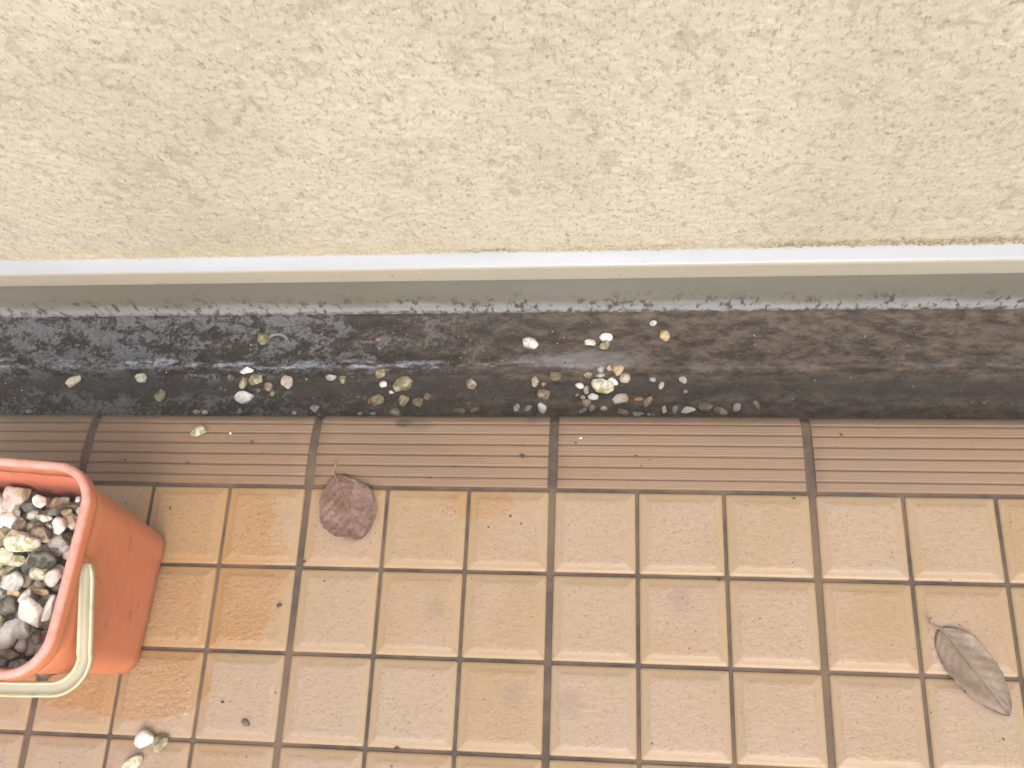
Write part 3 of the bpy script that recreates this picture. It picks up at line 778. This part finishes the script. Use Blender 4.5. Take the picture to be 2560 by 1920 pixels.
# ------------------------------------------------------------------ fallen leaves
def leaf(name, base, tip, wl, wr, label, cols, curl, z0, stem_to, seed=1, nib=True, fold=.0, blunt=False):
    """ovate leaf from base to tip (world xy), half widths wl / wr; gently cupped blade with real thickness"""
    r = np.random.RandomState(seed); A = Vector(base); T = Vector(tip); ax = (T - A); L = ax.length; ax.normalize(); side = Vector((ax.y, -ax.x))
    root = empty(name, (A.x, A.y, z0))
    nu, nv = 96, 61; V = []; vein = []
    for i in range(nu):
        t = i / (nu - 1)
        wshape = (math.sin(math.pi * t ** .82) ** .62) if t < 1 else 0
        if blunt: wshape = max(0, 1 - abs(2 * t - 1) ** 2.3) ** .55 * min(1, t * 1.9 + .12) ** .45
        for j in range(nv):
            s = (j / (nv - 1)) * 2 - 1
            hw = (wr if s > 0 else wl) * wshape
            ser = 1 + (.018 * math.sin(t * 70) + .03 * math.sin(t * 17 + seed + (3 if s > 0 else 0))) * abs(s) ** 6
            if nib and s > .0 and t > .80: ser *= 1 - .22 * math.exp(-((t - .88) / .035) ** 2) * abs(s) ** 3
            d = s * hw * ser; off = .10 * L * (t - .5) * 0
            p = ax * (t * L) + side * d
            cl = math.cos(0)
            # side veins angle towards the tip
            k = (t - abs(s) * .20) * 8.5
            rel = .5 + .5 * math.cos(2 * math.pi * k)
            z = curl * (abs(s) ** 2.2) * wshape * (1 + .5 * math.sin(t * 6 + seed * (1 if s > 0 else 2))) + fold * abs(s) + .0004 * rel * min(1, abs(s) * 4) + .0016 * math.sin(t * 11 + s * 5 + seed) * abs(s) + .0022 * math.sin(math.pi * t) - .0008 * math.exp(-(s / .06) ** 2)
            V.append((p.x, p.y, max(z, .0))); vein.append(max(math.exp(-(s / .045) ** 2), .7 * math.exp(-((1 - rel) / .05)) * (abs(s) < .92)))
    Fc = grid_faces(nu, nv)
    n = N(name + '_blade')
    g = n.noise(48, 6, .72, dist=.8); g2 = n.noise(150, 6, .75)
    c = n.mix(n.ramp(g, .42, .58), cols[0], cols[1]); c = n.mix(n.ramp(g2, .48, .60, 0, .75), c, cols[2])
    c = n.mix(n.ramp(n.noise(55, 4, .6, dist=.6), .56, .66, 0, .7), c, cols[3])
    c = n.mix(n.mul(n.attr('vein'), .7), c, cols[4])
    m = n.done(c, .5, n.bump(n.noise(300, 4, .6), .4, .0008), .5)
    o = mesh_obj('blade', V, Fc, m, root); add_attr(o.data, 'vein', vein)
    so = o.modifiers.new('thick', 'SOLIDIFY'); so.thickness = .0005; so.offset = 1
    # midrib and stem: one tapering tube
    pts = []
    for k in range(9):
        t = k / 8; q = ax * (t * L * .8); pts.append((Vector((q.x, q.y, .0017 + .0022 * math.sin(math.pi * t * .8))), .00085 * (1 - t * .75)))
    st = Vector(stem_to) - A
    sp = [(Vector((st.x * u + side.x * .004 * math.sin(math.pi * u), st.y * u + side.y * .004 * math.sin(math.pi * u), .0014 + .006 * u * u)), .0010 + .0003 * u) for u in (1, .8, .6, .4, .2)]
    pts = sp + pts; V = []; ns = 8
    for i, (p, rad) in enumerate(pts):
        d = (pts[min(i + 1, len(pts) - 1)][0] - pts[max(i - 1, 0)][0]).normalized(); a = d.cross(Vector((0, 0, 1))).normalized(); b = a.cross(d)
        for k in range(ns):
            th = 2 * math.pi * k / ns; V.append(tuple(p + (a * math.cos(th) + b * math.sin(th)) * rad))
    sn_ = N(name + '_stem'); ms = sn_.done(cols[4], .6)
    mesh_obj('stem', V, grid_faces(len(pts), ns, True) + [tuple(range(ns))], ms, root)
    tag(root, label, 'leaf', 'fallen leaves'); return root
def xy(px, py): p = at(px, py, .002); return (p.x, p.y)
leaf('fallen_leaf', xy(838, 1188), xy(905, 1347), .034, .036, 'crinkled purple brown leaf lying where the ribbed edge meets the square tiles', [(.135, .08, .062), (.20, .125, .10), (.11, .055, .034), (.235, .175, .175), (.30, .17, .10)], .0075, .0022, xy(845, 1163), seed=1, blunt=True)
leaf('fallen_leaf', xy(2352, 1572), xy(2524, 1790), .024, .025, 'pale greyish brown pointed leaf on the square tiles at the lower right', [(.19, .14, .10), (.23, .175, .13), (.17, .125, .09), (.26, .21, .17), (.245, .19, .14)], .003, .0022, xy(2322, 1546), seed=4, nib=False)

# ------------------------------------------------------------------ small dark crumbs of dirt
n = N('dirt'); M_D = n.done(n.mix(n.noise(400, 4), (.05, .035, .025), (.12, .08, .055)), .9); MAT['dirt'] = M_D
n = N('slate_flake'); MAT['flake'] = n.done(n.mix(n.noise(300, 4), (.10, .085, .075), (.16, .13, .115)), .8)
G4 = 'dark specks of dirt on the tiles'
for (px, py, w_, h_, r_, m, l) in [
 (614,1807,23,15,-15,'flake','dark grey angular flake on the tile right of the two pebbles below the bucket'),
 (698,1513,14,9,20,'dirt','brown seed like speck in the middle of a tile right of the bucket'),
 (1306,1141,10,11,0,'dirt','dark three pointed crumb on the ribbed tile left of the middle joint'),
 (760,1405,10,7,30,'dirt','dark speck in the tile corner below the purple leaf'),
 (992,1873,13,9,0,'dirt','dark round crumb in the horizontal joint at the bottom'),
 (1075,1195,9,4,0,'dirt','thin dark speck on the lowest rib right of the purple leaf'),
 (1138,1167,9,4,0,'dirt','thin dark speck two ribs up, right of the purple leaf'),
 (630,1105,10,7,0,'dirt','dark speck on the ribbed tile left of the second joint'),
 (468,1157,10,6,10,'dirt','dark speck on the ribbed tile above the damp tiles, nearer the bucket'),
 (313,1149,8,5,0,'dirt','dark speck on the ribbed tile just right of the bucket rim'),
 (394,1040,18,6,5,'dirt','dark elongated crumb at the far edge of the ribbed tile, nearest the gutter'),
 (425,1270,6,10,0,'dirt','dark speck on the shiny wet tile beside the bucket'),
 (1276,1290,7,6,30,'dirt','dark speck on the yellowish tile left of the middle joint'),
 (1221,1318,6,4,0,'dirt','tiny brown speck low on the yellowish tile'),
 (1985,1246,8,5,0,'dirt','dark speck just under the ribbed tile at the right'),
 (2103,1087,9,6,-40,'dirt','dark speck on the rightmost ribbed tile'),
 (1590,1140,9,5,0,'dirt','dark speck on the fourth ribbed tile near the middle'),
 (1439,1107,7,5,0,'dirt','dark speck on the ribbed tile just right of the middle joint'),
 (659,1132,6,4,0,'dirt','tiny dark speck between ribs close to the second joint'),
 (556,1755,9,6,-20,'dirt','brown speck near the tile edge above the dark grey flake'),
 (1798,1450,8,5,0,'dirt','dark speck on the horizontal joint at right')]:
    stone(px, py, w_, h_, r_, m, l, G4, cat='dirt speck', name='dirt_crumb', flat=.5)

# ------------------------------------------------------------------ loose grit, too much to count
def grit_field(name, label, count, place, size, mat, seed):
    r_ = np.random.RandomState(seed); V = []; Fc = []
    base = [(1, 0, 0), (0, 1, 0), (-1, 0, 0), (0, -1, 0), (0, 0, 1), (0, 0, -1)]
    fs = [(0, 1, 4), (1, 2, 4), (2, 3, 4), (3, 0, 4), (1, 0, 5), (2, 1, 5), (3, 2, 5), (0, 3, 5)]
    for _ in range(count):
        x, y = place(r_); z = surf_z(y); s_ = r_.uniform(*size) * (1 if r_.rand() > .15 else 1.7); a = r_.uniform(0, 6.28); e = r_.uniform(.5, 1)
        b = len(V)
        for (px, py, pz) in base:
            k = r_.uniform(.7, 1.2); X = px * s_ * k; Y = py * s_ * e * k
            V.append((x + X * math.cos(a) - Y * math.sin(a), y + X * math.sin(a) + Y * math.cos(a), z + s_ * .25 + pz * s_ * .6 * k))
        Fc += [tuple(b + q for q in f) for f in fs]
    o = mesh_obj(name, V, Fc, mat, smooth=False); tag(o, label, 'grit', kind='stuff')
gm = N('mixed_grit'); gc = gm.noise(160, 2, .5)
M_GRIT = gm.done(gm.mix(gm.ramp(gc, .55, .68), gm.mix(gm.ramp(gc, .35, .5), (.03, .025, .018), (.12, .09, .06)), (.42, .38, .32)), .8)
def pl_g(r_):
    u = r_.rand(); x = r_.uniform(-.80, .62) if u < .6 else r_.normal(-.02, .12) if u < .8 else r_.normal(-.28, .10)
    return x, (r_.uniform(.10, .176) if r_.rand() < .72 else r_.uniform(.178, .248))
grit_field('gutter_grit', 'fine dark and pale grit strewn through the gutter around the pebbles', 900, pl_g, (.0007, .0019), M_GRIT, 5)
gd = N('dark_floor_grit'); M_GD = gd.done(gd.mix(gd.noise(200, 3), (.06, .04, .028), (.14, .095, .065)), .85)
grit_field('floor_grit', 'fine brown dirt specks sprinkled over the tiles', 330, lambda r_: (r_.uniform(-.72, .58), r_.uniform(-.36, .09)), (.0004, .0011), M_GD, 6)

# ------------------------------------------------------------------ haze
if HAZE:
    bpy.ops.mesh.primitive_cube_add(size=1, location=(0, 0, 0)); hz = bpy.context.object; hz.name = 'haze'
    hz.scale = (90, 90, 4.2); hz.location = (0, 0, .87)
    n = N('haze_air'); n.t.nodes.remove(n.b); pv = n.n('ShaderNodeVolumePrincipled'); pv.inputs['Color'].default_value = (.93, .84, .72, 1)
    pv.inputs['Density'].default_value = .06; pv.inputs['Anisotropy'].default_value = 0
    n.link(pv.outputs[0], n.out.inputs['Volume']); hz.data.materials.append(n.m); tag(hz, kind='stuff')
